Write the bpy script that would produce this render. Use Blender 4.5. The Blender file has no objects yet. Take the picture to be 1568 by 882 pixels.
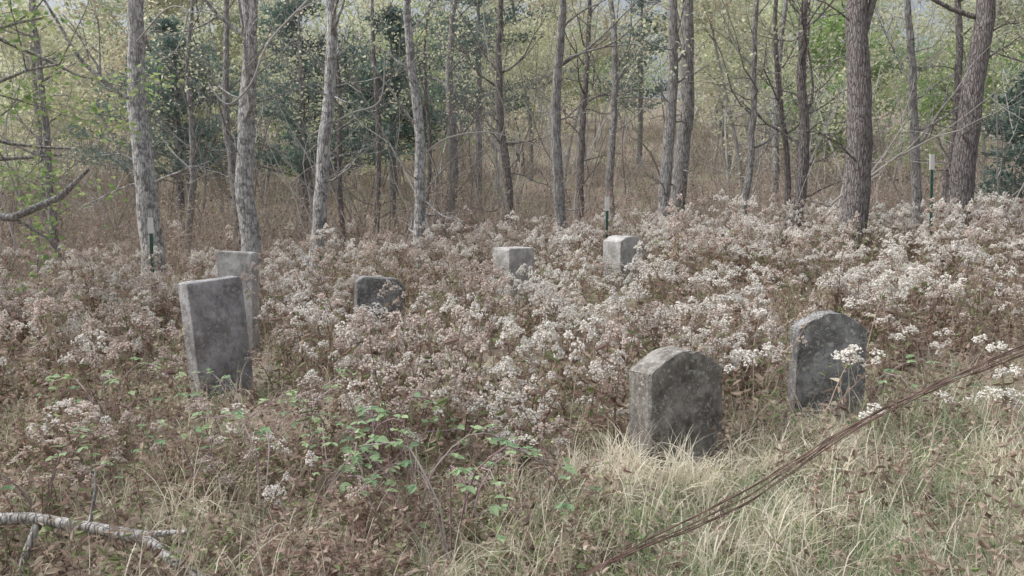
import bpy, math, random
import numpy as np
from mathutils import Vector
SEED=11
random.seed(SEED); R=np.random.RandomState(SEED)
scene=bpy.context.scene
COL=scene.collection

# ------------------------------------------------------------------ terrain
def sstep(a,b,x):
    t=np.clip((x-a)/(b-a),0,1); return t*t*(3-2*t)
def hgt(x,y):
    x=np.asarray(x,float); y=np.asarray(y,float)
    s=sstep(4,14,y)
    h=s*(0.33+0.08*5*np.tanh(x/5))+0.02*5*np.tanh(x/5)*(1-s)
    r=np.maximum(0,y-19)
    h=h+0.13*r*r/(r+14)
    h=h+0.05*np.sin(x*0.9+1.3)*np.sin(y*0.7+.4)+0.025*np.sin(x*2.3+y*1.7)+0.02*np.sin(x*3.1-y*2.9+1)
    h=h+sstep(25,60,y)*1.2*np.sin(x*0.05+0.7)
    return h
def H(x,y): return float(hgt(x,y))

# ------------------------------------------------------------------ mesh builder
class MB:
    def __init__(s): s.v=[];s.f=[];s.n=0
    def add(s,V,F,mat=0,tint=0.5):
        V=np.asarray(V,float).reshape(-1,3); F=np.asarray(F,int)
        t=np.broadcast_to(np.asarray(tint,float),(len(V),)) if np.ndim(tint)==0 else np.asarray(tint,float)
        s.v.append((V,t)); s.f.append((F+s.n,mat)); s.n+=len(V)
    def mesh(s,name,mats,smooth=()):
        me=bpy.data.meshes.new(name)
        V=np.concatenate([a for a,_ in s.v]); T=np.concatenate([b for _,b in s.v])
        idx=[];ls=[];mi=[];sm=[];st=0
        for F,m in s.f:
            k=F.shape[1]; n=len(F)
            idx.append(F.ravel()); ls.append(st+np.arange(n)*k); st+=n*k
            mi.append(np.full(n,m)); sm.append(np.full(n,m in smooth))
        idx=np.concatenate(idx);ls=np.concatenate(ls);mi=np.concatenate(mi);sm=np.concatenate(sm)
        me.vertices.add(len(V)); me.vertices.foreach_set("co",V.ravel().astype(np.float32))
        me.loops.add(len(idx)); me.loops.foreach_set("vertex_index",idx.astype(np.int32))
        me.polygons.add(len(ls)); me.polygons.foreach_set("loop_start",ls.astype(np.int32))
        me.polygons.foreach_set("material_index",mi.astype(np.int32))
        me.polygons.foreach_set("use_smooth",sm)
        me.update(calc_edges=True)
        a=me.attributes.new("tint",'FLOAT','POINT'); a.data.foreach_set("value",T.astype(np.float32))
        for m in mats: me.materials.append(m)
        return me
    def obj(s,name,mats,smooth=(),link=True):
        o=bpy.data.objects.new(name,s.mesh(name,mats,smooth))
        if link: COL.objects.link(o)
        return o

def tube(mb,P,Rr,sides=6,mat=0,tint=.5,rough=0.0,cap=True):
    P=np.asarray(P,float); Rr=np.asarray(Rr,float); n=len(P)
    T=np.gradient(P,axis=0); T/=np.linalg.norm(T,axis=1)[:,None]+1e-9
    up=np.array([0,0,1.]) if abs(T[0][2])<.9 else np.array([1.,0,0])
    u=np.cross(T[0],up);u/=np.linalg.norm(u)
    V=[]
    a=np.arange(sides)*2*np.pi/sides
    lob=1+rough*np.sin(a*3+R.rand()*6)
    for i in range(n):
        u=u-T[i]*np.dot(u,T[i]);u/=np.linalg.norm(u)+1e-9
        w=np.cross(T[i],u)
        rr=Rr[i]*(lob+rough*.6*(R.rand(sides)-.5))
        V.append(P[i]+np.outer(np.cos(a)*rr,u)+np.outer(np.sin(a)*rr,w))
    V=np.concatenate(V)
    i=np.arange(n-1)[:,None]*sides; j=np.arange(sides)[None]; j2=(j+1)%sides
    F=np.stack([i+j,i+j2,i+sides+j2,i+sides+j],-1).reshape(-1,4)
    mb.add(V,F,mat,tint)
    if cap:
        V2=np.vstack([V[-sides:],P[-1]+T[-1]*Rr[-1]*.5])
        F2=np.array([[k,(k+1)%sides,sides] for k in range(sides)])
        mb.add(V2,F2,mat,tint)

def rdir(n,zmin=-1,zmax=1):
    z=R.uniform(zmin,zmax,n);a=R.uniform(0,2*np.pi,n);r=np.sqrt(np.maximum(0,1-z*z))
    return np.stack([r*np.cos(a),r*np.sin(a),z],-1)
def perp(D):
    Q=rdir(len(D)); Q-=D*np.sum(Q*D,1)[:,None]; Q/=np.linalg.norm(Q,axis=1)[:,None]+1e-9
    return Q
def leaves(mb,C,D,L,W,mat,tint,curl=.25):
    n=len(C);L=np.broadcast_to(L,(n,))[:,None];W=np.broadcast_to(W,(n,))[:,None]
    S=perp(D);N=np.cross(D,S)
    m=C+D*L*.45+N*L*curl*R.uniform(-1,1,(n,1))
    V=np.stack([C,m+S*W*.5,C+D*L,m-S*W*.5],1)
    F=np.arange(n*4).reshape(n,4)
    mb.add(V.reshape(-1,3),F,mat,np.repeat(np.broadcast_to(tint,(n,)),4))
def bigleaves(mb,C,D,L,W,mat,tint,S=None,fold=.2):
    n=len(C);L=np.broadcast_to(L,(n,))[:,None];W=np.broadcast_to(W,(n,))[:,None]
    if S is None:S=perp(D)
    N=np.cross(D,S); f=fold*R.uniform(.2,1.4,(n,1))*W
    dr=-N*L*.12
    V=np.stack([C,C+D*L*.3+S*W*.5+N*f,C+D*L*.7+S*W*.38+N*f+dr*.4,C+D*L+dr,C+D*L*.7-S*W*.38+N*f+dr*.4,C+D*L*.3-S*W*.5+N*f],1)
    b=np.arange(n)[:,None]*6
    F=np.concatenate([b+np.array([[0,1,2,3]]),b+np.array([[0,3,4,5]])])
    mb.add(V.reshape(-1,3),F,mat,np.repeat(np.broadcast_to(tint,(n,)),6))
def blades(mb,B,az,hh,bend,w,mat,tint,seg=5):
    n=len(B); t=np.linspace(0,1,seg+1)
    D=np.stack([np.cos(az),np.sin(az),0*az],-1); S=np.stack([-np.sin(az),np.cos(az),0*az],-1)
    ang=bend[:,None]*t[None]**1.3
    dl=hh[:,None]/seg
    xs=np.cumsum(np.concatenate([np.zeros((n,1)),(np.sin(ang)*dl)[:,1:]],1),1)
    zs=np.cumsum(np.concatenate([np.zeros((n,1)),(np.cos(ang)*dl)[:,1:]],1),1)
    C=B[:,None]+D[:,None]*xs[...,None]+np.array([0,0,1.])*zs[...,None]
    ww=(w[:,None]*(1-t[None]**2*.92))[...,None]*.5
    V=np.stack([C-S[:,None]*ww,C+S[:,None]*ww],2)
    b=(np.arange(n)*(seg+1)*2)[:,None]+np.arange(seg)[None]*2
    F=np.stack([b,b+1,b+3,b+2],-1).reshape(-1,4)
    mb.add(V.reshape(-1,3),F,mat,np.repeat(np.broadcast_to(tint,(n,)),(seg+1)*2))
def puffs(mb,C,r,mat,tint):
    n=len(C)
    O=np.array([[1,0,0],[0,1,0],[-1,0,0],[0,-1,0],[0,0,1],[0,0,-1.]])
    V=C[:,None]+O[None]*np.broadcast_to(r,(n,))[:,None,None]*R.uniform(.6,1.35,(n,6,1))
    V+=R.normal(0,.0015,V.shape)
    f=np.array([[0,1,4],[1,2,4],[2,3,4],[3,0,4],[1,0,5],[2,1,5],[3,2,5],[0,3,5]])
    F=(np.arange(n)[:,None,None]*6+f[None]).reshape(-1,3)
    mb.add(V.reshape(-1,3),F,mat,np.repeat(np.broadcast_to(tint,(n,)),6))

# ------------------------------------------------------------------ materials
def newmat(name):
    m=bpy.data.materials.new(name);m.use_nodes=True
    nt=m.node_tree;nt.nodes.clear();return m,nt
def ramp(nt,cols,fac=None):
    r=nt.nodes.new("ShaderNodeValToRGB");e=r.color_ramp.elements
    while len(e)<len(cols): e.new(.5)
    for i,c in enumerate(cols):
        if len(c)==4: e[i].position=c[0];e[i].color=(*c[1:],1)
        else: e[i].position=i/(len(cols)-1);e[i].color=(*c,1)
    if fac is not None: nt.links.new(fac,r.inputs[0])
    return r
def veg(name,cols,transl=.3,var=.3,hvar=.02,rough=.75):
    m,nt=newmat(name);N=nt.nodes.new;L=nt.links.new
    at=N("ShaderNodeAttribute");at.attribute_name="tint"
    r=ramp(nt,cols,at.outputs["Fac"])
    oi=N("ShaderNodeObjectInfo")
    mr=N("ShaderNodeMapRange");mr.inputs[3].default_value=1-var;mr.inputs[4].default_value=1+var
    L(oi.outputs["Random"],mr.inputs[0])
    ma=N("ShaderNodeMath");ma.operation='MULTIPLY_ADD';ma.inputs[1].default_value=7.31;ma.inputs[2].default_value=.3
    fr=N("ShaderNodeMath");fr.operation='FRACT';L(oi.outputs["Random"],ma.inputs[0]);L(ma.outputs[0],fr.inputs[0])
    mh=N("ShaderNodeMapRange");mh.inputs[3].default_value=.5-hvar;mh.inputs[4].default_value=.5+hvar;L(fr.outputs[0],mh.inputs[0])
    hs=N("ShaderNodeHueSaturation");L(mh.outputs[0],hs.inputs["Hue"]);L(mr.outputs[0],hs.inputs["Value"]);L(r.outputs[0],hs.inputs["Color"])
    p=N("ShaderNodeBsdfDiffuse");L(hs.outputs[0],p.inputs["Color"]);out=p.outputs[0]
    if transl>0:
        t=N("ShaderNodeBsdfTranslucent");L(hs.outputs[0],t.inputs[0])
        mx=N("ShaderNodeMixShader");mx.inputs[0].default_value=transl;L(p.outputs[0],mx.inputs[1]);L(t.outputs[0],mx.inputs[2]);out=mx.outputs[0]
    o=N("ShaderNodeOutputMaterial");L(out,o.inputs[0]);return m
def bark(name,c1,c2,c3,lich=.5,sc=1.0,bump=.6):
    m,nt=newmat(name);N=nt.nodes.new;L=nt.links.new
    tc=N("ShaderNodeTexCoord");mp=N("ShaderNodeMapping");mp.inputs["Scale"].default_value=(22*sc,22*sc,4*sc);L(tc.outputs["Object"],mp.inputs[0])
    n1=N("ShaderNodeTexNoise");n1.inputs["Scale"].default_value=1;n1.inputs["Detail"].default_value=4;n1.inputs["Roughness"].default_value=.65;L(mp.outputs[0],n1.inputs["Vector"])
    v=N("ShaderNodeTexVoronoi");v.feature='DISTANCE_TO_EDGE';v.inputs["Scale"].default_value=1.1;L(mp.outputs[0],v.inputs["Vector"])
    r1=ramp(nt,[(.33,*c1),(.5,*c2),(.68,*c2)],n1.outputs["Fac"])
    n2=N("ShaderNodeTexNoise");n2.inputs["Scale"].default_value=8;n2.inputs["Detail"].default_value=5;n2.inputs["Roughness"].default_value=.8;L(tc.outputs["Object"],n2.inputs["Vector"])
    r2=ramp(nt,[(.51-.08*lich,0,0,0),(.56-.06*lich,1,1,1)],n2.outputs["Fac"])
    mf=N("ShaderNodeMath");mf.operation='MULTIPLY';mf.inputs[1].default_value=min(1,.35+lich*.6);L(r2.outputs[0],mf.inputs[0])
    mx=N("ShaderNodeMix");mx.data_type='RGBA';L(mf.outputs[0],mx.inputs[0]);L(r1.outputs[0],mx.inputs[6]);mx.inputs[7].default_value=(*c3,1)
    r3=ramp(nt,[(0,.4,.4,.4),(.14,1,1,1)],v.outputs["Distance"])
    mm=N("ShaderNodeMix");mm.data_type='RGBA';mm.blend_type='MULTIPLY';mm.inputs[0].default_value=.8;L(mx.outputs[2],mm.inputs[6]);L(r3.outputs[0],mm.inputs[7])
    p=N("ShaderNodeBsdfDiffuse");L(mm.outputs[2],p.inputs["Color"])
    ad=N("ShaderNodeMath");ad.operation='ADD';L(n1.outputs["Fac"],ad.inputs[0]);L(r3.outputs[0],ad.inputs[1])
    b=N("ShaderNodeBump");b.inputs["Strength"].default_value=bump;b.inputs["Distance"].default_value=.03;L(ad.outputs[0],b.inputs["Height"]);L(b.outputs[0],p.inputs["Normal"])
    o=N("ShaderNodeOutputMaterial");L(p.outputs[0],o.inputs[0]);return m

M_bark_pale=bark("bark_pale",(.22,.21,.21),(.38,.37,.37),(.76,.76,.76),.65)
M_bark_mid=bark("bark_mid",(.19,.18,.18),(.35,.335,.33),(.56,.56,.55),.3)
M_bark_dark=bark("bark_dark",(.15,.135,.135),(.32,.29,.285),(.48,.46,.45),.05,1.3,.9)
M_twig=veg("twig_bark",[(.23,.215,.21),(.40,.38,.37),(.58,.57,.56)],0,.3,.0)
M_leaf_bg=veg("autumn_leaf",[(.36,.41,.27),(.52,.56,.37),(.65,.67,.48),(.78,.76,.58),(.60,.51,.41)],.5,.22,.03)  # distance haze painted in: woodland leaves paler than real foliage
M_leaf_green=veg("green_leaf",[(.19,.31,.14),(.30,.44,.19),(.45,.56,.26),(.62,.65,.35)],.5,.2,.02)
M_leaf_cedar=veg("cedar_leaf",[(.12,.17,.16),(.19,.26,.235),(.29,.37,.33)],.3,.12,.01)  # cedar green lightened and greyed, with haze mixed into the colour
M_stem=veg("weed_stem",[(.20,.145,.12),(.35,.27,.225),(.47,.40,.33)],0,.25,.01)
M_wleaf=veg("weed_leaf",[(.20,.14,.115),(.37,.275,.23),(.50,.40,.335),(.54,.48,.39),(.29,.35,.18)],.4,.25,.015)
M_puff=veg("seed_head",[(.70,.64,.58),(.87,.845,.80),(.94,.93,.91)],.3,.08,.01)
M_puffb=veg("seed_head_brown",[(.56,.46,.40),(.72,.63,.58),(.84,.78,.73)],.3,.13,.01)
M_green=veg("grass_green",[(.19,.26,.14),(.32,.42,.24),(.48,.56,.36)],.4,.25,.02)
M_straw=veg("grass_straw",[(.46,.41,.31),(.70,.64,.51),(.90,.86,.74)],.4,.18,.01)
M_brush=veg("brush_stem",[(.29,.24,.215),(.46,.39,.35),(.62,.55,.49)],.1,.25,.01)
M_litter=veg("litter_leaf",[(.18,.135,.115),(.34,.27,.225),(.52,.44,.375),(.70,.63,.55)],.2,.1,.0)
M_bramble=veg("bramble_leaf",[(.24,.37,.22),(.36,.52,.31),(.50,.64,.38)],.4,.15,.02)
M_cane=veg("bramble_cane",[(.28,.18,.20),(.45,.35,.37),(.54,.48,.45)],0,.2,.02)

def ground_mat():
    m,nt=newmat("ground_soil");N=nt.nodes.new;L=nt.links.new
    tc=N("ShaderNodeTexCoord")
    a=N("ShaderNodeTexNoise");a.inputs["Scale"].default_value=.5;a.inputs["Detail"].default_value=4;L(tc.outputs["Object"],a.inputs["Vector"])
    b=N("ShaderNodeTexNoise");b.inputs["Scale"].default_value=14;b.inputs["Detail"].default_value=6;b.inputs["Roughness"].default_value=.75;L(tc.outputs["Object"],b.inputs["Vector"])
    r1=ramp(nt,[(.3,.14,.11,.09),(.5,.29,.235,.195),(.7,.47,.40,.33)],b.outputs["Fac"])
    r2=ramp(nt,[(.3,.16,.165,.105),(.7,.37,.37,.25)],b.outputs["Fac"])
    f=ramp(nt,[(.45,0,0,0),(.6,.8,.8,.8)],a.outputs["Fac"])
    mx=N("ShaderNodeMix");mx.data_type='RGBA';L(f.outputs[0],mx.inputs[0]);L(r1.outputs[0],mx.inputs[6]);L(r2.outputs[0],mx.inputs[7])
    p=N("ShaderNodeBsdfDiffuse");L(mx.outputs[2],p.inputs["Color"])
    o=N("ShaderNodeOutputMaterial");L(p.outputs[0],o.inputs[0]);return m
def stone_mat(name,c1,c2,dark=.5):
    m,nt=newmat(name);N=nt.nodes.new;L=nt.links.new
    tc=N("ShaderNodeTexCoord")
    a=N("ShaderNodeTexNoise");a.inputs["Scale"].default_value=5;a.inputs["Detail"].default_value=10;a.inputs["Roughness"].default_value=.75;L(tc.outputs["Object"],a.inputs["Vector"])
    r=ramp(nt,[(.38,*c1),(.52,*c2),(.66,*[min(1,c*1.3) for c in c2])],a.outputs["Fac"])
    mp=N("ShaderNodeMapping");mp.inputs["Scale"].default_value=(8,8,5);mp.inputs["Location"].default_value=(3,1,7);L(tc.outputs["Object"],mp.inputs[0])
    s=N("ShaderNodeTexNoise");s.inputs["Scale"].default_value=1;s.inputs["Detail"].default_value=9;s.inputs["Roughness"].default_value=.78;L(mp.outputs[0],s.inputs["Vector"])
    rs=ramp(nt,[(.45,dark,dark*.98,dark*.95),(.56,1,1,1)],s.outputs["Fac"])
    mm=N("ShaderNodeMix");mm.data_type='RGBA';mm.blend_type='MULTIPLY';mm.inputs[0].default_value=1;L(r.outputs[0],mm.inputs[6]);L(rs.outputs[0],mm.inputs[7])
    v=N("ShaderNodeTexNoise");v.inputs["Scale"].default_value=30;v.inputs["Detail"].default_value=7;v.inputs["Roughness"].default_value=.75;L(tc.outputs["Object"],v.inputs["Vector"])
    rv=ramp(nt,[(.55,0,0,0),(.61,.65,.65,.65)],v.outputs["Fac"])
    m2=N("ShaderNodeMix");m2.data_type='RGBA';L(rv.outputs[0],m2.inputs[0]);L(mm.outputs[2],m2.inputs[6]);m2.inputs[7].default_value=(.62,.62,.57,1)
    p=N("ShaderNodeBsdfPrincipled");p.inputs["Roughness"].default_value=.9;p.inputs["Specular IOR Level"].default_value=.2;L(m2.outputs[2],p.inputs["Base Color"])
    n=N("ShaderNodeTexNoise");n.inputs["Scale"].default_value=28;n.inputs["Detail"].default_value=8;n.inputs["Roughness"].default_value=.7;L(tc.outputs["Object"],n.inputs["Vector"])
    b=N("ShaderNodeBump");b.inputs["Strength"].default_value=1;b.inputs["Distance"].default_value=.018;L(n.outputs["Fac"],b.inputs["Height"]);L(b.outputs[0],p.inputs["Normal"])
    o=N("ShaderNodeOutputMaterial");L(p.outputs[0],o.inputs[0]);return m
def paint(name,c,rough=.6,metal=0,c2=None):
    m,nt=newmat(name);N=nt.nodes.new;L=nt.links.new
    tc=N("ShaderNodeTexCoord");a=N("ShaderNodeTexNoise");a.inputs["Scale"].default_value=30;a.inputs["Detail"].default_value=5;L(tc.outputs["Object"],a.inputs["Vector"])
    r=ramp(nt,[(.4,*c),(.7,*(c2 or [x*.7 for x in c]))],a.outputs["Fac"])
    p=N("ShaderNodeBsdfPrincipled");p.inputs["Roughness"].default_value=rough;p.inputs["Metallic"].default_value=metal;L(r.outputs[0],p.inputs["Base Color"])
    o=N("ShaderNodeOutputMaterial");L(p.outputs[0],o.inputs[0]);return m

# ------------------------------------------------------------------ ground
def build_ground():
    u=np.linspace(-1,1,261); xs=np.sinh(u*5.2)/np.sinh(5.2)*400
    ys=np.sinh(u*5.2)/np.sinh(5.2)*400+8
    X,Y=np.meshgrid(xs,ys); Z=hgt(X,Y)
    V=np.stack([X,Y,Z],-1).reshape(-1,3);n=261
    i=np.arange(n-1)[:,None]*n+np.arange(n-1)[None]
    F=np.stack([i,i+1,i+n+1,i+n],-1).reshape(-1,4)
    mb=MB();mb.add(V,F);mb.obj("ground",[ground_mat()],smooth=(0,))
build_ground()

# ------------------------------------------------------------------ scatter
def scatter(name,P,protos,scale,rotz=None,tilt=.08,idx=None,zs=None):
    n=len(P); c=bpy.data.collections.new(name+"_parts")
    for o in protos:c.objects.link(o)
    me=bpy.data.meshes.new(name);me.vertices.add(n);me.vertices.foreach_set("co",np.asarray(P,np.float32).ravel())
    rot=np.stack([R.normal(0,tilt,n),R.normal(0,tilt,n),R.uniform(0,6.283,n) if rotz is None else rotz],-1)
    a=me.attributes.new("rot",'FLOAT_VECTOR','POINT');a.data.foreach_set("vector",rot.astype(np.float32).ravel())
    S=np.stack([scale,scale,scale if zs is None else zs],-1)
    a=me.attributes.new("scl",'FLOAT_VECTOR','POINT');a.data.foreach_set("vector",S.astype(np.float32).ravel())
    a=me.attributes.new("vid",'INT','POINT');a.data.foreach_set("value",(R.randint(0,len(protos),n) if idx is None else idx).astype(np.int32))
    ob=bpy.data.objects.new(name,me);COL.objects.link(ob)
    g=bpy.data.node_groups.new(name+"_gn",'GeometryNodeTree')
    g.interface.new_socket("Geometry",in_out='INPUT',socket_type='NodeSocketGeometry')
    g.interface.new_socket("Geometry",in_out='OUTPUT',socket_type='NodeSocketGeometry')
    N=g.nodes.new;L=g.links.new
    gi=N("NodeGroupInput");go=N("NodeGroupOutput");ip=N("GeometryNodeInstanceOnPoints");ci=N("GeometryNodeCollectionInfo")
    ci.inputs["Collection"].default_value=c;ci.inputs["Separate Children"].default_value=True;ci.inputs["Reset Children"].default_value=True
    def na(t,nm):
        x=N("GeometryNodeInputNamedAttribute");x.data_type=t;x.inputs["Name"].default_value=nm
        return [s for s in x.outputs if s.enabled and s.name=="Attribute"][0]
    er=N("FunctionNodeEulerToRotation");L(na('FLOAT_VECTOR',"rot"),er.inputs[0]);L(er.outputs[0],ip.inputs["Rotation"])
    L(na('FLOAT_VECTOR',"scl"),ip.inputs["Scale"]);L(na('INT',"vid"),ip.inputs["Instance Index"])
    ip.inputs["Pick Instance"].default_value=True
    L(gi.outputs[0],ip.inputs["Points"]);L(ci.outputs[0],ip.inputs["Instance"]);L(ip.outputs[0],go.inputs[0])
    md=ob.modifiers.new("scatter",'NODES');md.node_group=g
    return ob
def region(n,y0,y1,k=.66,pad=1.2):
    out=[]
    while len(out)<n:
        y=R.uniform(y0,y1);w=k*y+pad;wm=k*y1+pad
        if R.rand()<(w/wm): out.append((R.uniform(-w,w),y))
    return np.array(out)
def onground(xy,dz=-.01): return np.column_stack([xy,hgt(xy[:,0],xy[:,1])+dz])

# ------------------------------------------------------------------ weeds (snakeroot gone to seed)
def weed(k):
    mb=MB(); ns=R.randint(2,5); pm=2 if k%4 else 3
    for s in range(ns):
        b=np.array([R.normal(0,.05),R.normal(0,.05),-.02]); hh=R.uniform(.36,.80)
        d=np.array([R.normal(0,.13),R.normal(0,.13),0])
        t=np.linspace(0,1,6)[:,None]
        P=b+d*t**1.6+np.array([0,0,hh])*t+R.normal(0,.006,(6,3))
        tube(mb,P,np.linspace(.0045,.0022,6),3,0,R.rand(),cap=False)
        nb=R.randint(3,6);az0=R.uniform(0,6.28)
        for j in range(nb):
            f=R.uniform(.72,.97) if j else 1.0
            i=f*5;i0=int(min(4,i));q=P[i0]+(P[i0+1]-P[i0])*(i-i0)
            az=az0+j*2.4;ln=R.uniform(.04,.085)
            zt=P[5][2]+.02-R.uniform(0,.05)-(.14 if R.rand()<.2 else 0)
            e=np.array([q[0]+math.cos(az)*ln*.9,q[1]+math.sin(az)*ln*.9,max(q[2]+.02,zt)]) if j else q+np.array([0,0,.03])
            tube(mb,[q,(q+e)/2+R.normal(0,.006,3)-np.array([0,0,.008]),e],[.002,.0016,.0012],3,0,R.rand(),cap=False)
            npf=R.randint(20,38);rr=R.uniform(.024,.046)
            a=R.uniform(0,6.28,npf);ra=rr*np.sqrt(R.rand(npf))
            C=e+np.stack([np.cos(a)*ra,np.sin(a)*ra,.024-(ra/rr)**2*.034+R.normal(0,.006,npf)],-1)
            puffs(mb,C,R.uniform(.0048,.0088,npf),pm,np.clip(R.normal(.55,.3,npf),0,1))
        nl=R.randint(12,21); f=R.uniform(.12,.95,nl);i=f*5;i0=np.minimum(4,i.astype(int))
        q=P[i0]+(P[i0+1]-P[i0])*(i-i0)[:,None]
        D=rdir(nl,-.9,.3)
        bigleaves(mb,q,D,R.uniform(.035,.09,nl),R.uniform(.012,.032,nl),1,np.clip(R.beta(1.6,2,nl)+(R.rand(nl)<.14)*.8,0,1),fold=.5)
    return mb.obj("seeding_weed",[M_stem,M_wleaf,M_puff,M_puffb],link=False)
weeds=[weed(k) for k in range(16)]
ST=[(1.045,5.30,.57,.22,.70,27,0,'arch','d'),
    (2.25,6.00,.50,.16,.74,2,1,'arch','d2'),
    (-2.43,7.05,.48,.17,.98,46,-4.5,'flat','p'),
    (-2.95,9.10,.40,.14,1.06,-6,1,'flat','l'),
    (-1.50,9.50,.54,.16,.67,18,2,'clip','d2'),
    (.02,11.0,.42,.34,.71,42,0,'flat','l'),
    (1.57,12.0,.50,.34,.72,40,1,'peak','l')]
def weedmask(x,y):
    yb=np.where(x<.75,4.85+.35*np.sin(x*2.2)-.15*np.minimum(0,x+1),5.3+.62*(x-1.2))
    d=sstep(-.7,.6,y-yb)
    d*=1-.75*sstep(10.5,14,y)*(x<-2.2)-.85*sstep(14.5,18,y)*(x>=-2.2)
    d=np.maximum(d,np.where(x<.4,.12,.0))
    return np.clip(d,0.0,1)
def patch(x,y): return np.sin(x*1.9+2+.8*np.sin(y*1.1))*np.sin(y*1.5+x*.9)
xy=region(3300,3.4,18); keep=R.rand(len(xy))<weedmask(xy[:,0],xy[:,1])
pt=patch(xy[:,0],xy[:,1])
keep&=R.rand(len(xy))<(.60+.85*pt)
zs=R.uniform(.7,1.2,len(xy))*(1+.18*pt)
for (sx,sy,w,t,h,ro,le,_,_) in ST:
    dx=xy[:,0]-sx;dy=xy[:,1]-sy
    keep&=~((np.abs(dx)<w*.6)&(np.abs(dy)<w*.45))
    r=np.hypot(sx,sy);ux,uy=sx/r,sy/r
    al=-(dx*ux+dy*uy);la=np.abs(dx*uy-dy*ux)
    front=(al>0)&(al<2.2)&(la<w*.7)
    zs=np.where(front,zs*(.72 if sy<8 else .56),zs)
    if sy<5.5: keep&=~((al>-.1)&(al<2.6)&(la<.6))
    elif sy<6.5: keep&=~((al>0)&(al<1.0)&(la<.35)&(R.rand(len(xy))<.55))
    elif sy<8: keep&=~(front&(R.rand(len(xy))<.3))
    else: keep&=~(front&(R.rand(len(xy))<.5))
xy=xy[keep];zs=zs[keep]
ex=np.array([(-.12,4.85),(0.0,4.95),(-.05,4.6),(-2.75,5.2),(-2.6,5.0),(-2.3,4.2),(-2.45,4.1),(-2.5,4.5),(-2.15,4.35),(-1.75,4.9),(-1.55,4.4),(2.95,4.9),(3.1,5.2),(-.9,5.0),(2.0,5.4),(-2.6,4.7),(-.75,4.35),(3.3,5.6)])
xy=np.vstack([xy,ex]);zs=np.concatenate([zs,R.uniform(.6,.85,len(ex))])
sc=R.uniform(.9,1.25,len(xy));near=xy[:,1]<4.7;sc=np.where(near,sc*.8,sc);zs=np.where(near,zs*.85,zs)
isb=R.rand(len(xy))<np.where(xy[:,0]<-.3,.42,.2)
bi=np.array([k for k in range(16) if k%4==0]);wi=np.array([k for k in range(16) if k%4])
idx=np.where(isb,R.choice(bi,len(xy)),R.choice(wi,len(xy)))
scatter("white_snakeroot_meadow",onground(xy),weeds,sc,idx=idx,zs=zs*sc,tilt=.12)

def forb(k):
    mb=MB()
    for s in range(R.randint(4,8)):
        hh=R.uniform(.18,.5);b=np.array([R.normal(0,.08),R.normal(0,.08),-.02]);d=np.array([R.normal(0,.14),R.normal(0,.14),hh])
        t=np.linspace(0,1,4)[:,None];P=b+d*t+R.normal(0,.012,(4,3))
        tube(mb,P,[.003,.0025,.002,.001],3,0,R.rand(),cap=False)
        nl=R.randint(10,20);f=R.rand(nl)[:,None];q=b+d*f
        bigleaves(mb,q,rdir(nl,-.7,.6),R.uniform(.025,.06,nl),R.uniform(.010,.026,nl),1,np.clip(R.beta(1.4,2.4,nl)+(.5 if k%3==2 else 0),0,1),fold=.5)
    return mb.obj("withered_forb",[M_stem,M_wleaf],link=False)
xy=region(1450,2.0,14,.68,.8);xy=np.vstack([xy,region(560,1.9,5.6,.66,.5)])
d=np.where((xy[:,0]>.6)&(xy[:,1]<4.9+.6*(xy[:,0]-1)),.32,1.);xy=xy[R.rand(len(xy))<d]
xy=xy[~((np.abs(xy[:,0]-1.0)<.35)&(xy[:,1]>4.0)&(xy[:,1]<5.6))]
fs=R.uniform(.6,1.1,len(xy));fz=fs*np.where((xy[:,1]>5.6)&(R.rand(len(xy))<.45),R.uniform(1.35,1.85,len(xy)),1)
for (sx,sy,w,*_) in ST: fz=np.where((np.abs(xy[:,0]-sx*xy[:,1]/sy)<w*.7)&(xy[:,1]<sy),fs*.8,fz)
scatter("withered_undergrowth",onground(xy),[forb(k) for k in range(9)],fs,zs=fz,tilt=.15)

# grass
def clump(kind):
    mb=MB();n=40 if kind!='s' else 30
    B=np.stack([R.normal(0,.06,n),R.normal(0,.06,n),np.full(n,-.01)],-1)
    if kind=='g': blades(mb,B,R.uniform(0,6.28,n),R.uniform(.08,.26,n),R.uniform(.3,2.2,n),R.uniform(.003,.006,n),0,R.rand(n))
    elif kind=='s': blades(mb,B,R.uniform(0,6.28,n),R.uniform(.2,.5,n),R.uniform(.6,2.9,n),R.uniform(.003,.007,n),1,R.rand(n))
    elif kind=='b': blades(mb,B,R.uniform(0,6.28,n),R.uniform(.25,.55,n),R.uniform(.8,3.4,n),R.uniform(.006,.011,n),1,R.uniform(.4,1,n),seg=7)
    else:
        h=n//2
        blades(mb,B[:h],R.uniform(0,6.28,h),R.uniform(.08,.28,h),R.uniform(.3,2.2,h),R.uniform(.003,.006,h),0,R.rand(h))
        blades(mb,B[h:],R.uniform(0,6.28,n-h),R.uniform(.12,.36,n-h),R.uniform(.5,2.7,n-h),R.uniform(.003,.006,n-h),1,R.rand(n-h))
    return mb.obj("grass_tuft",[M_green,M_straw],link=False)
gr=[clump(k) for k in 'ggggssssmmmm']
xy=np.vstack([region(3000,1.9,11,.68,.8),region(2600,1.9,6,.66,.4)])
yb=4.95+.62*(xy[:,0]-1.2)
gz=(1-sstep(-.35,.35,xy[:,1]-yb))*sstep(-.7,.6,xy[:,0]+.25*np.sin(xy[:,1]*5))
den=.19+.76*gz*(.8+.3*np.sin(xy[:,0]*4)*np.sin(xy[:,1]*3.3))
k=R.rand(len(xy))<den;xy=xy[k];gz=gz[k]
idx=np.where(R.rand(len(xy))<.22+.28*gz,R.randint(0,4,len(xy)),np.where(R.rand(len(xy))<.38,R.randint(4,8,len(xy)),R.randint(8,12,len(xy))))
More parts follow.
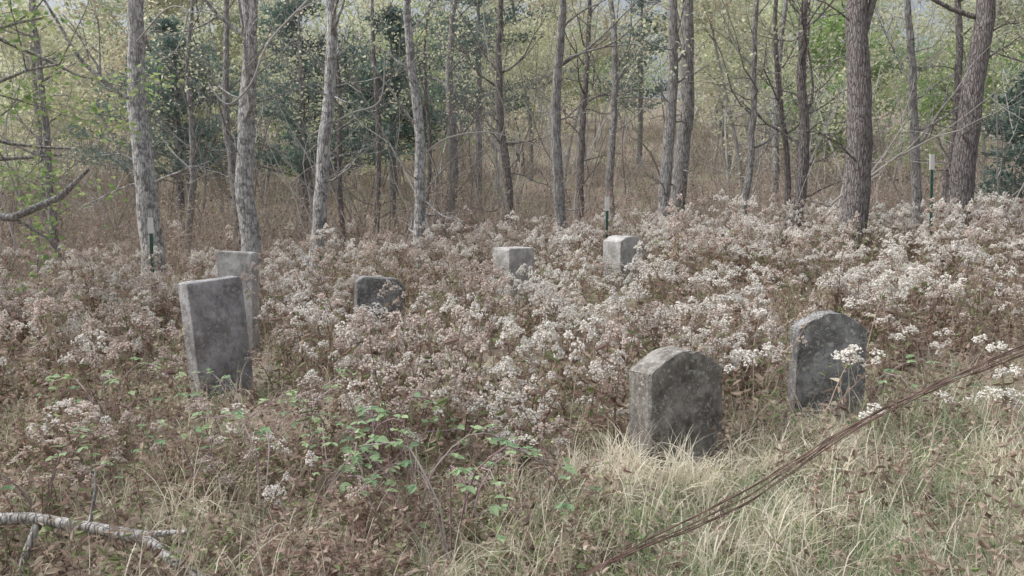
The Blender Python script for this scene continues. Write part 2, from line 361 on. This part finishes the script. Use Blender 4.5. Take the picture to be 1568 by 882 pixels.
k=~((np.hypot(xy[:,0]-1.04,xy[:,1]-5.2)<.42))
xy=xy[k];idx=idx[k]
scatter("grass",onground(xy),gr,R.uniform(.55,1.1,len(xy)),idx=idx,tilt=.15)
n=30;q=np.column_stack([R.normal(.68,.27,n),R.normal(4.6,.16,n)])
q=np.vstack([q,np.column_stack([R.normal(1.4,.3,16),R.normal(4.75,.12,16)]),np.column_stack([R.uniform(1.2,3.0,12),R.uniform(3.2,4.8,12)]),np.array([(1.95,5.3),(2.0,5.35),(2.05,5.2),(1.9,4.9),(2.3,4.7),(.3,3.7),(-.3,4.4)])])
scatter("dry_grass_bunch",onground(q),[clump('b') for _ in range(6)],R.uniform(.55,.95,len(q)),tilt=.2)

# leaf litter
n=22000;xy=region(n,1.8,10,.68,.8);P=onground(xy,.006)+np.column_stack([np.zeros((n,2)),np.abs(R.normal(0,.025,n))])
mb=MB();bigleaves(mb,P,rdir(n,-.15,.4),R.uniform(.025,.06,n),R.uniform(.015,.035,n),0,np.clip(R.normal(.4,.28,n),0,1),fold=.35)
mb.obj("leaf_litter",[M_litter])

# ------------------------------------------------------------------ brambles
def bramble(k):
    mb=MB()
    for s in range(R.randint(2,5)):
        az=R.uniform(0,6.28);L=R.uniform(.35,.8);hh=R.uniform(.38,.6);t=np.linspace(0,1,9)
        P=np.stack([np.cos(az+t*.4)*L*t,np.sin(az+t*.4)*L*t,hh*np.sin(np.pi*np.minimum(1,t*1.0)**.7*.8)],-1)+R.normal(0,.008,(9,3))
        tube(mb,P,np.linspace(.0045,.002,9),4,0,R.rand())
        for i in range(2,9):
            if R.rand()<.2: continue
            d=rdir(1,.2,.8)[0];pe=P[i]+d*R.uniform(.03,.07)
            tube(mb,[P[i],pe],[.0012,.001],3,0,.6,cap=False)
            a0=math.atan2(d[1],d[0]);t0=R.uniform(0,1)
            for da in (-1.15,0,1.15):
                D=np.array([[math.cos(a0+da),math.sin(a0+da),R.uniform(-.35,.15)]]);D/=np.linalg.norm(D)
                S=np.cross(np.array([[0,0,1.]])+R.normal(0,.3,(1,3)),D);S/=np.linalg.norm(S)
                l=R.uniform(.038,.062)
                bigleaves(mb,pe[None],D,l,l*.65,1,np.clip(t0+R.normal(0,.1),0,1),S=S,fold=.12)
    return mb.obj("bramble",[M_cane,M_bramble],link=False)
q=[(-1.95,6.0),(-1.5,5.6),(-1.45,5.0),(-1.1,4.7),(-.7,4.6),(-1.7,4.5),(-.5,4.3),(-.2,4.0),(-2.6,5.4),(-.95,4.1),(2.5,5.7),(-.6,5.2),(-1.25,4.3),(-.3,3.5),(2.9,4.9),(-1.8,5.2),(-2.3,4.0)]
q=np.array(q)+R.normal(0,.05,(len(q),2))
scatter("bramble_patch",onground(q),[bramble(k) for k in range(6)],R.uniform(.75,1.1,len(q)),tilt=.05)

# ------------------------------------------------------------------ headstones
stM={'d':stone_mat("stone_weathered_brown",(.22,.205,.19),(.39,.37,.345),.55),
     'd2':stone_mat("stone_weathered_grey",(.19,.19,.195),(.35,.35,.36),.58),
     'p':stone_mat("stone_grey_violet",(.33,.32,.335),(.50,.49,.51),.66),
     'l':stone_mat("stone_pale",(.42,.415,.41),(.60,.595,.59),.68)}
def headstone(x,y,w,t,h,ro,le,style,mk):
    sink=.15;W=w/2
    if style=='arch':
        s=.12;prof=[(-W,h-s)]
        for a in np.linspace(0,1,15)[1:-1]:
            u=-W+w*a; prof.append((u,h-s+s*min(1,1.08*(1-abs(2*a-1)**1.6))))
        prof.append((W,h-s))
    elif style=='peak': prof=[(-W,h-.07),(-W*.55,h-.015),(0,h),(W*.55,h-.015),(W,h-.07)]
    elif style=='clip': prof=[(-W,h-.05),(-W*.72,h),(W*.6,h-.02),(W,h-.10)]
    else: prof=[(-W,h-.012),(-W*.9,h),(W*.9,h-.008),(W,h-.022)]
    pts=[(-W,-sink),(W,-sink)]+[(a,b) for a,b in reversed(prof)]
    import bmesh
    bm=bmesh.new()
    f=[bm.verts.new((a,-t/2,b)) for a,b in pts];bk=[bm.verts.new((a,t/2,b)) for a,b in pts]
    bm.faces.new(f);bm.faces.new(list(reversed(bk)))
    n=len(pts)
    for i in range(n): bm.faces.new((f[(i+1)%n],f[i],bk[i],bk[(i+1)%n]))
    bmesh.ops.recalc_face_normals(bm,faces=bm.faces)
    bmesh.ops.bevel(bm,geom=[e for e in bm.edges if e.calc_face_angle(0)>.35],offset=.014,segments=3,affect='EDGES',profile=.6)
    for v in bm.verts:
        v.co+=Vector((R.normal(0,.0025),R.normal(0,.0025),R.normal(0,.0025)))
    me=bpy.data.meshes.new("headstone");bm.to_mesh(me);bm.free()
    me.materials.append(stM[mk])
    o=bpy.data.objects.new("headstone",me);COL.objects.link(o)
    o.location=(x,y,H(x,y));o.rotation_euler=(math.radians(R.normal(0,1)),math.radians(le),math.radians(ro))
    return o
for s in ST: headstone(*s)

# ------------------------------------------------------------------ fence T-posts
M_tgreen=paint("post_green",(.045,.12,.095),.55,0,(.07,.16,.13));M_twhite=paint("post_white",(.88,.88,.87),.5,0,(.82,.82,.80))
def tpost(x,y,top,lx=0):
    z0=H(x,y);h=top-z0
    mb=MB();cross=np.array([(-.024,-.003),(.024,-.003),(.024,.002),(.003,.002),(.003,.03),(-.003,.03),(-.003,.002),(-.024,.002)])
    def ext(a,b,mat,g=1.0):
        c=cross*g;n=len(c)
        V=np.vstack([np.column_stack([c,np.full(n,a)]),np.column_stack([c,np.full(n,b)])])
        F=np.array([[i,(i+1)%n,n+(i+1)%n,n+i] for i in range(n)]);mb.add(V,F,mat)
        mb.add(V[[0+n,1+n,2+n,7+n]],[[0,1,2,3]],mat);mb.add(V[[3+n,4+n,5+n,6+n]],[[0,1,2,3]],mat)
    ext(-.3,h-.24,0);ext(h-.24,h,1,1.7)
    z=.1
    while z<h-.28:
        V=np.array([(sx*.009,-.003-(.008 if f else 0),z+sz*.008) for f in(0,1) for sx in(-1,1) for sz in(-1,1)])
        mb.add(V,[[0,1,5,4],[2,6,7,3],[4,5,7,6],[1,3,7,5],[0,4,6,2]],0);z+=.055
    o=mb.obj("fence_post",[M_tgreen,M_twhite]);o.location=(x,y,z0);o.rotation_euler=(0,lx,.3)
tpost(-5.50,13,1.36,.0);tpost(1.62,14.5,1.68,-.01);tpost(6.64,13.5,2.34,-.04)

# ------------------------------------------------------------------ trees
def limb(mb,p,d,L,r,depth,tips,mat=0,tint=.5,up=.12,sides=5,wob=.16,segs=7):
    P=[np.array(p,float)];d=np.array(d,float);d/=np.linalg.norm(d)
    for i in range(segs):
        d=d+R.normal(0,wob,3)+np.array([0,0,up*.5]);d/=np.linalg.norm(d);P.append(P[-1]+d*L/segs)
    P=np.array(P);rr=np.linspace(r,max(.003,r*.3),segs+1)
    tube(mb,P,rr,sides,mat,tint,0,cap=False)
    if depth<=1:
        for i in range(2,segs+1): tips.append(P[i])
    if depth>0:
        for k in range(R.randint(2,5)):
            i=R.randint(2,segs+1);dd=(P[i]-P[i-1]);dd/=np.linalg.norm(dd)
            nd=dd+R.normal(0,.65,3);limb(mb,P[i],nd,L*R.uniform(.4,.7),max(.004,rr[i]*.6),depth-1,tips,mat,tint,up,max(3,sides-1),wob,5)
def big_tree(name,x,y,dia,topdx,hh,mat,bow=0,low=3.2,nleaf=700,fork=None,nl=9,lowtw=4):
    mb=MB();n=26;t=np.linspace(0,1,n);z=t*hh
    P=np.stack([topdx*z/5+bow*np.sin(z*.9)+.05*np.sin(z*1.3+x),.05*np.sin(z*1.1+y),z-.25],-1)
    P[:,:2]+=R.normal(0,.012,(n,2))
    rad=dia/2*(1-.72*t**1.2)*(1+.35*np.exp(-z/.25))
    tube(mb,P,rad,16,0,.5,.045)
    tips=[]
    def at(zz):
        i=min(n-2,int(zz/hh*(n-1)));return P[i],rad[i]
    for k in range(nl):
        zz=R.uniform(low,hh*.95);q,r=at(zz);a=R.uniform(0,6.28)
        limb(mb,q,(math.cos(a),math.sin(a),R.uniform(.3,1)),R.uniform(1.5,3.4)*(1-.4*zz/hh),r*.35,2,tips)
    for k in range(lowtw):
        zz=R.uniform(1.2,4.5);q,r=at(zz);a=R.uniform(0,6.28);tt=[]
        limb(mb,q,(math.cos(a),math.sin(a),R.uniform(-.1,.6)),R.uniform(.6,1.7),min(.02,r*.2),1,tt,wob=.22)
    if fork:
        q,r=at(fork[0]);limb(mb,q,(fork[1],R.normal(0,.1),1),hh*.4,r*fork[2],2,tips,up=.1,sides=10,wob=.05,segs=10)
    if nleaf and tips:
        T=np.array(tips);i=R.randint(0,len(T),nleaf);C=T[i]+R.normal(0,.2,(nleaf,3))
        leaves(mb,C,rdir(nleaf,-.9,.4),R.uniform(.06,.12,nleaf),R.uniform(.04,.08,nleaf),1,np.clip(R.normal(.5,.25,nleaf),0,1))
    o=mb.obj(name,[mat,M_leaf_bg],smooth=(0,));o.location=(x,y,H(x,y));return o
BP,BM_,BD=M_bark_pale,M_bark_mid,M_bark_dark
T=[("oak_tree",-6.35,15,.41,-.12,9,BP,0,3.6),("oak_tree",-4.78,15.5,.37,.06,9,BP,0,3.2),
("ash_tree",-3.26,14,.25,.40,8.5,BP,.03,3.5),("ash_tree",-1.73,16,.23,-.10,8.5,BP,.03,3.0),
("ash_tree",.89,17,.24,.04,8.5,BM_,.02,3.4),("sapling_tree",1.54,21,.2,.30,8,BD,.06,2.2),
("ash_tree",2.36,20,.2,-.05,9,BM_,0,4),("ash_tree",3.0,17,.26,.16,9,BM_,.04,3.5),("ash_tree",3.59,18.4,.36,.12,9.5,BM_,0,4.4),
("oak_tree",5.57,14,.45,.0,9,BD,.02,4.5),("oak_tree",7.72,15,.44,.42,9,BD,.02,4.5),
("sapling_tree",5.48,17,.24,.34,8,BD,.11,2.4),("sapling_tree",4.57,17.3,.16,.34,8,BM_,.06,2.2),("sapling_tree",8.5,18,.22,-.3,8,BM_,.12,2.2),
("sapling_tree",-.15,22,.25,-.12,9,BD,.06,2.6),("sapling_tree",-4.37,22,.17,-.05,8,BD,.03,2.6),("sapling_tree",-3.13,20,.16,0,8,BD,.02,2.6),
("sapling_tree",-6.5,20,.22,-.04,9,BM_,.03,2.8),("sapling_tree",-8.4,22,.2,.3,8,BM_,.07,2.2),("sapling_tree",-10.2,19,.2,-.1,8,BM_,.04,2.2),
("sapling_tree",-1.9,26,.34,.1,9,BM_,.04,3),("sapling_tree",6.6,22,.2,.2,9,BM_,.05,2.4),("sapling_tree",5.9,18.5,.15,-.25,8,BD,.09,2.2),
("sapling_tree",9.6,19,.22,.15,9,BD,.06,2.4),("sapling_tree",10.8,16.5,.2,-.3,8,BM_,.08,2.0),
("sapling_tree",-2.4,23,.13,.2,8,BD,.08,2.2),("sapling_tree",-5.6,24,.15,-.2,8,BM_,.05,2.2),("sapling_tree",7.9,24,.15,.2,8,BD,.05,2.2)]
for i,(nm,x,y,dia,dx,hh,mt,bow,low) in enumerate(T):
    sap=nm.startswith("sap")
    big_tree(nm,x,y,dia,dx,hh,mt,bow=bow,low=low,nleaf=450 if sap else 200,nl=9 if sap else 5,lowtw=8 if sap else 5,
        fork={1:(4.0,.25,.7),9:(3.6,.3,.4)}.get(i))

def left_tree():
    mb=MB();x,y=-7.6,9.6;n=16;z=np.linspace(0,8,n)
    P=np.stack([.1*np.sin(z),.1*np.sin(z*.8),z-.2],-1);rad=.17*(1-.7*z/9)
    tube(mb,P,rad,14,0,.5,.04);tips=[]
    for zz,d,L in [(2.3,(1,.0,.3),2.4),(2.8,(1,.2,.15),2.7),(3.4,(1,-.1,.3),2.7),(3.9,(.8,.4,.4),2.8),(3.1,(.8,.4,0.1),2.4),(4.6,(1,.1,.5),2.8),(5.6,(-.5,.7,.6),2.6)]:
        i=int(zz/8*(n-1));limb(mb,P[i],d,L,.045,2,tips,up=.04,wob=.14)
    Tt=np.array(tips);m=3000;C=Tt[R.randint(0,len(Tt),m)]+R.normal(0,.13,(m,3))
    bigleaves(mb,C,rdir(m,-.8,.3),R.uniform(.05,.10,m),R.uniform(.03,.06,m),1,R.rand(m)*.8,fold=.15)
    D=np.array([(0,0,1.15),(.9,-.2,1.35),(1.6,-.3,1.55),(2.2,-.35,1.5),(2.75,-.4,1.72),(3.1,-.45,2.02)])
    tube(mb,D,[.06,.055,.05,.045,.038,.016],8,0,.5,.05)
    tube(mb,[D[3],D[3]+np.array([.3,.1,-.22]),D[3]+np.array([.5,.1,-.5])],[.02,.012,.005],5,0)
    o=mb.obj("maple_tree",[M_bark_mid,M_leaf_green],smooth=(0,));o.location=(x,y,H(x,y))
left_tree()

def cedar(x,y,h,w,z0=1.0):
    mb=MB();tube(mb,[(0,0,-.2),(.05,0,h*.5),(0,.03,h)],[.16,.1,.02],8,0)
    m=7500;nb=75
    ba=R.uniform(0,6.28,nb);bt=R.rand(nb)**1.1;bl=R.uniform(.4,1.35,nb)
    k=R.randint(0,nb,m);f=R.rand(m)**.5
    tt=bt[k];rr=w/2*(1-tt)**.6*bl[k]+.15
    C=np.stack([np.cos(ba[k])*rr*f,np.sin(ba[k])*rr*f,z0+(h-z0)*tt+rr*f*.25],-1)+R.normal(0,.16,(m,3))*np.array([1,1,.6])
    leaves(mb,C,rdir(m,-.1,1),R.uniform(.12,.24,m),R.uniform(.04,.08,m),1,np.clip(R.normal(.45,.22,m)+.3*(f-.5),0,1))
    for j in range(nb):
        e=np.array([math.cos(ba[j]),math.sin(ba[j]),.25])*(w/2*(1-bt[j])**.6*bl[j]);s=np.array([0,0,z0+(h-z0)*bt[j]])
        tube(mb,[s,s+e],[.025,.006],4,0,cap=False)
    o=mb.obj("cedar_tree",[M_bark_mid,M_leaf_cedar]);o.location=(x,y,H(x,y))
CE=[(-9.9,25.5,6.4,5.0,1.8),(-6.1,25,7.0,5.8,2.0),(-1.3,33,10,6.8,3.2),(12.4,20,4.2,3.4,.3),(6.5,44,10,5,2.5),(-3.9,28,7,4.8,2.3)]
for c in CE: cedar(*c)

def clumpy(T,m,sp=.3,per=14):
    g=T[R.randint(0,len(T),max(1,m//per))]+R.normal(0,.15,(max(1,m//per),3))
    return g[R.randint(0,len(g),m)]+R.normal(0,1,(m,3))*np.array([sp,sp,sp*.55])
def bgtree(k):
    mb=MB();tips=[];kind=k%4
    if kind==0:
        hh=R.uniform(8,11);n=12;t=np.linspace(0,1,n);P=np.stack([R.normal(0,.5)*t+.2*np.sin(t*5+k),R.normal(0,.5)*t+.2*np.sin(t*4),hh*t-.2],-1)
        rad=R.uniform(.08,.15)*(1-.8*t);tube(mb,P,rad,7,0,R.rand())
        for j in range(15):
            i=R.randint(3,n-1);a=R.uniform(0,6.28);limb(mb,P[i],(math.cos(a),math.sin(a),R.uniform(.1,.9)),R.uniform(1.2,3)*(1.1-.6*i/n),rad[i]*.45,1,tips,0,R.rand(),sides=4)
    else:
        for s in range(R.randint(1,4)):
            a=R.uniform(0,6.28);hh=R.uniform(4,7.5);n=9;t=np.linspace(0,1,n);P=np.stack([math.cos(a)*t*1.6+.15*np.sin(t*7+s),math.sin(a)*t*1.6,hh*t-.1],-1)
            rad=R.uniform(.03,.07)*(1-.75*t);tube(mb,P,rad,5,0,R.rand())
            for j in range(9):
                i=R.randint(3,n-1);a2=R.uniform(0,6.28);limb(mb,P[i],(math.cos(a2),math.sin(a2),R.uniform(0,.7)),R.uniform(.9,2.2),rad[i]*.5,1,tips,0,R.rand(),sides=3)
    T=np.array(tips);m=[2200,2400,1900,300][kind]
    C=clumpy(T,m);tb=R.uniform(.3,.75)
    leaves(mb,C,rdir(m,-.9,.4),R.uniform(.11,.19,m),R.uniform(.08,.13,m),1,np.clip(R.normal(tb,.22,m),0,1))
    return mb.obj("woodland_tree",[M_twig,M_leaf_green if k in(5,10) else M_leaf_bg],link=False)
bg=[bgtree(k) for k in range(12)]
a=region(64,22,42,.68,1.5);b=region(200,38,100,.68,2)
xy=np.vstack([a,b]);
k=np.ones(len(xy),bool)
for c in CE[:5]:
    for j in range(len(xy)):
        if xy[j,1]<c[1]+2 and abs(xy[j,0]-c[0]*xy[j,1]/c[1])<c[3]*.38: k[j]=False
xy=xy[k]
sc=np.where(xy[:,1]<40,R.uniform(.75,1.1,len(xy)),R.uniform(1.2,1.8,len(xy)))
idx=R.randint(0,12,len(xy));gsel=(xy[:,0]>.28*xy[:,1])&(R.rand(len(xy))<.35);idx=np.where(gsel,np.where(R.rand(len(xy))<.5,5,10),idx)
scatter("background_woodland",onground(xy,-.1),bg,sc,tilt=.05,idx=idx)

def brush(k):
    mb=MB()
    for s in range(R.randint(9,15)):
        b=np.array([R.normal(0,.4),R.normal(0,.4),-.05]);hh=R.uniform(.5,2.1);n=5;t=np.linspace(0,1,n)[:,None]
        P=b+np.array([R.normal(0,.3),R.normal(0,.3),hh])*t+R.normal(0,.04,(n,3))
        tt=R.rand();tube(mb,P,np.linspace(.010,.003,n)*R.uniform(.6,1.3),3,0,tt,cap=False)
        for j in range(R.randint(3,7)):
            i=R.randint(1,n);d=rdir(1,.1,.9)[0];tube(mb,[P[i],P[i]+d*R.uniform(.15,.45)],[.004,.002],3,0,tt,cap=False)
        m=R.randint(6,26);C=P[R.randint(1,n,m)]+R.normal(0,.1,(m,3));leaves(mb,C,rdir(m,-.8,.3),R.uniform(.04,.09,m),R.uniform(.02,.05,m),1,np.clip(R.normal(.5,.28,m),0,1))
    m=50;B=np.stack([R.normal(0,.45,m),R.normal(0,.45,m),np.full(m,-.02)],-1)
    blades(mb,B,R.uniform(0,6.28,m),R.uniform(.3,.9,m),R.uniform(.2,1.4,m),R.uniform(.008,.014,m),0,R.rand(m),seg=3)
    return mb.obj("thicket_brush",[M_brush,M_wleaf],link=False)
br=[brush(k) for k in range(9)]
a=region(480,14.5,28,.68,1.0);b=region(460,26,60,.68,2);xy=np.vstack([a,b])
a2=xy[(xy[:,1]>17)|(xy[:,0]<-3)]
sc=R.uniform(.6,1.2,len(a2))*np.where(a2[:,1]<17,.6,1)*(1+.3*sstep(30,55,a2[:,1]))
scatter("thicket",onground(a2),br,sc,tilt=.12)

def stems(k):
    mb=MB();tips=[]
    for s in range(3):
        b=(R.normal(0,.6),R.normal(0,.6),-.05)
        limb(mb,b,(R.normal(0,.25),R.normal(0,.25),1),R.uniform(3,6),R.uniform(.015,.035),2,tips,0,R.rand(),up=.12,wob=.14,sides=5,segs=9)
    return mb.obj("bare_sapling",[M_twig],link=False)
xy=region(95,17,38,.68,1.0)
scatter("bare_saplings",onground(xy),[stems(k) for k in range(8)],R.uniform(.6,1.1,len(xy)),tilt=.1)

mb=MB()
def curve(pts,r,m=0,tint=.6,sub=6,sides=6):
    P=np.array(pts,float);out=[]
    for i in range(len(P)-1):
        p0=P[max(0,i-1)];p1=P[i];p2=P[i+1];p3=P[min(len(P)-1,i+2)]
        for t in np.arange(sub)/sub:
            out.append(.5*((2*p1)+(-p0+p2)*t+(2*p0-5*p1+4*p2-p3)*t*t+(-p0+3*p1-3*p2+p3)*t**3))
    out.append(P[-1]);out=np.array(out);tube(mb,out,np.linspace(r,r*.5,len(out)),sides,m,tint);return out
curve([(-2.0,13,5.6),(-2.9,12.8,4.6),(-3.5,12.6,3.9),(-3.75,12.5,3.3),(-4.1,12.5,3.0),(-4.4,12.6,3.3)],.022)
curve([(-3.1,12.7,4.35),(-2.7,12.6,4.5),(-2.3,12.5,4.5)],.012)
curve([(-6.35,14.8,4.3),(-5.6,14.2,4.7),(-5.2,14,4.6),(-5.35,13.9,4.0),(-5.7,13.8,3.8)],.016)
curve([(-3.2,14,2.7),(-2.6,13.9,3.0),(-2.1,13.8,3.2),(-2.0,13.7,3.9)],.02)
curve([(-.4,14,6),(-.45,13.9,4.6),(-.3,13.9,3.6),(-.1,14,3.0),(-.2,14.1,2.6)],.016)
curve([(-1.7,16,2.4),(-1.2,15.9,2.75),(-.4,15.8,2.85),(.5,15.8,2.6)],.018)
mb.obj("grape_vine",[M_twig],smooth=(0,))

mb=MB()
tube(mb,[(-2.5,3.62,.24),(-2.1,3.58,.27),(-1.8,3.5,.26),(-1.55,3.46,.23),(-1.4,3.35,.18),(-1.1,3.2,.09),(-.8,3.1,.02)],[.028,.026,.024,.03,.02,.018,.01],10,0,.9,.08)
tube(mb,[(-1.55,3.46,.24),(-1.42,3.44,.26),(-1.35,3.42,.27)],[.018,.012,.008],6,0,.8)
tube(mb,[(-2.05,3.56,.25),(-2.1,3.52,.1),(-2.12,3.5,-.03)],[.02,.017,.014],6,0,.3)
tube(mb,[(-1.8,3.5,.25),(-1.79,3.55,.4),(-1.81,3.6,.48)],[.009,.006,.003],6,0,.8)
mb.obj("fallen_branch",[bark("bark_dead",(.24,.225,.21),(.42,.40,.38),(.62,.60,.58),.5,1.5)],smooth=(0,))

M_rust=paint("rusty_wire",(.15,.095,.08),.85,.0,(.26,.18,.15))
mb=MB();base=np.array([(3.2,3.5,1.42),(2.5,3.25,1.28),(1.82,3.0,1.12),(1.21,2.8,.93),(.73,2.6,.72),(.22,2.5,.50),(-.2,2.45,.2),(-.6,2.4,.0)])
for s in range(5):
    off=R.normal(0,.016,(len(base),3));off[0]=0
    P=curve(base+off,.0026,0,.5,14,5)
    if s<3:
        i2=np.arange(len(P))*1.1;Q=P+np.stack([0*i2,np.cos(i2)*.005,np.sin(i2)*.005],-1);tube(mb,Q,np.full(len(Q),.0018),4,0)
        for i in range(4,len(P),9):
            for b in range(2):
                d=rdir(1)[0]*.022;tube(mb,[P[i]-d,P[i]+d],[.0015,.0011],4,0)
mb.obj("barbed_wire",[M_rust])

# ------------------------------------------------------------------ camera, light
cam=bpy.data.cameras.new("camera");co=bpy.data.objects.new("camera",cam);COL.objects.link(co)
co.location=(0,0,1.65);co.rotation_euler=(math.radians(90-6),0,0)
cam.sensor_width=36;cam.lens=18/(784/1305);cam.clip_end=1500;cam.clip_start=.05
scene.camera=co
w=bpy.data.worlds.new("World");scene.world=w;w.use_nodes=True;nt=w.node_tree;nt.nodes.clear()
sk=nt.nodes.new("ShaderNodeTexSky");sk.sky_type='NISHITA';sk.sun_disc=False;sk.sun_elevation=math.radians(54);sk.sun_rotation=math.radians(-85);sk.dust_density=5;sk.air_density=1.3
hs=nt.nodes.new("ShaderNodeHueSaturation");hs.inputs["Saturation"].default_value=.48
bgn=nt.nodes.new("ShaderNodeBackground");bgn.inputs[1].default_value=.15;ow=nt.nodes.new("ShaderNodeOutputWorld")
nt.links.new(sk.outputs[0],hs.inputs["Color"]);nt.links.new(hs.outputs[0],bgn.inputs[0]);nt.links.new(bgn.outputs[0],ow.inputs[0])
sl=bpy.data.lights.new("sun",'SUN');sl.energy=2.4;sl.angle=math.radians(55);sl.color=(1,.99,.975)
so=bpy.data.objects.new("sun",sl);COL.objects.link(so)
az=math.radians(-85);el=math.radians(54)
d=Vector((math.sin(az)*math.cos(el),math.cos(az)*math.cos(el),math.sin(el)))
so.rotation_euler=d.to_track_quat('Z','Y').to_euler()
scene.view_settings.view_transform='Standard';scene.view_settings.look='None';scene.view_settings.exposure=0
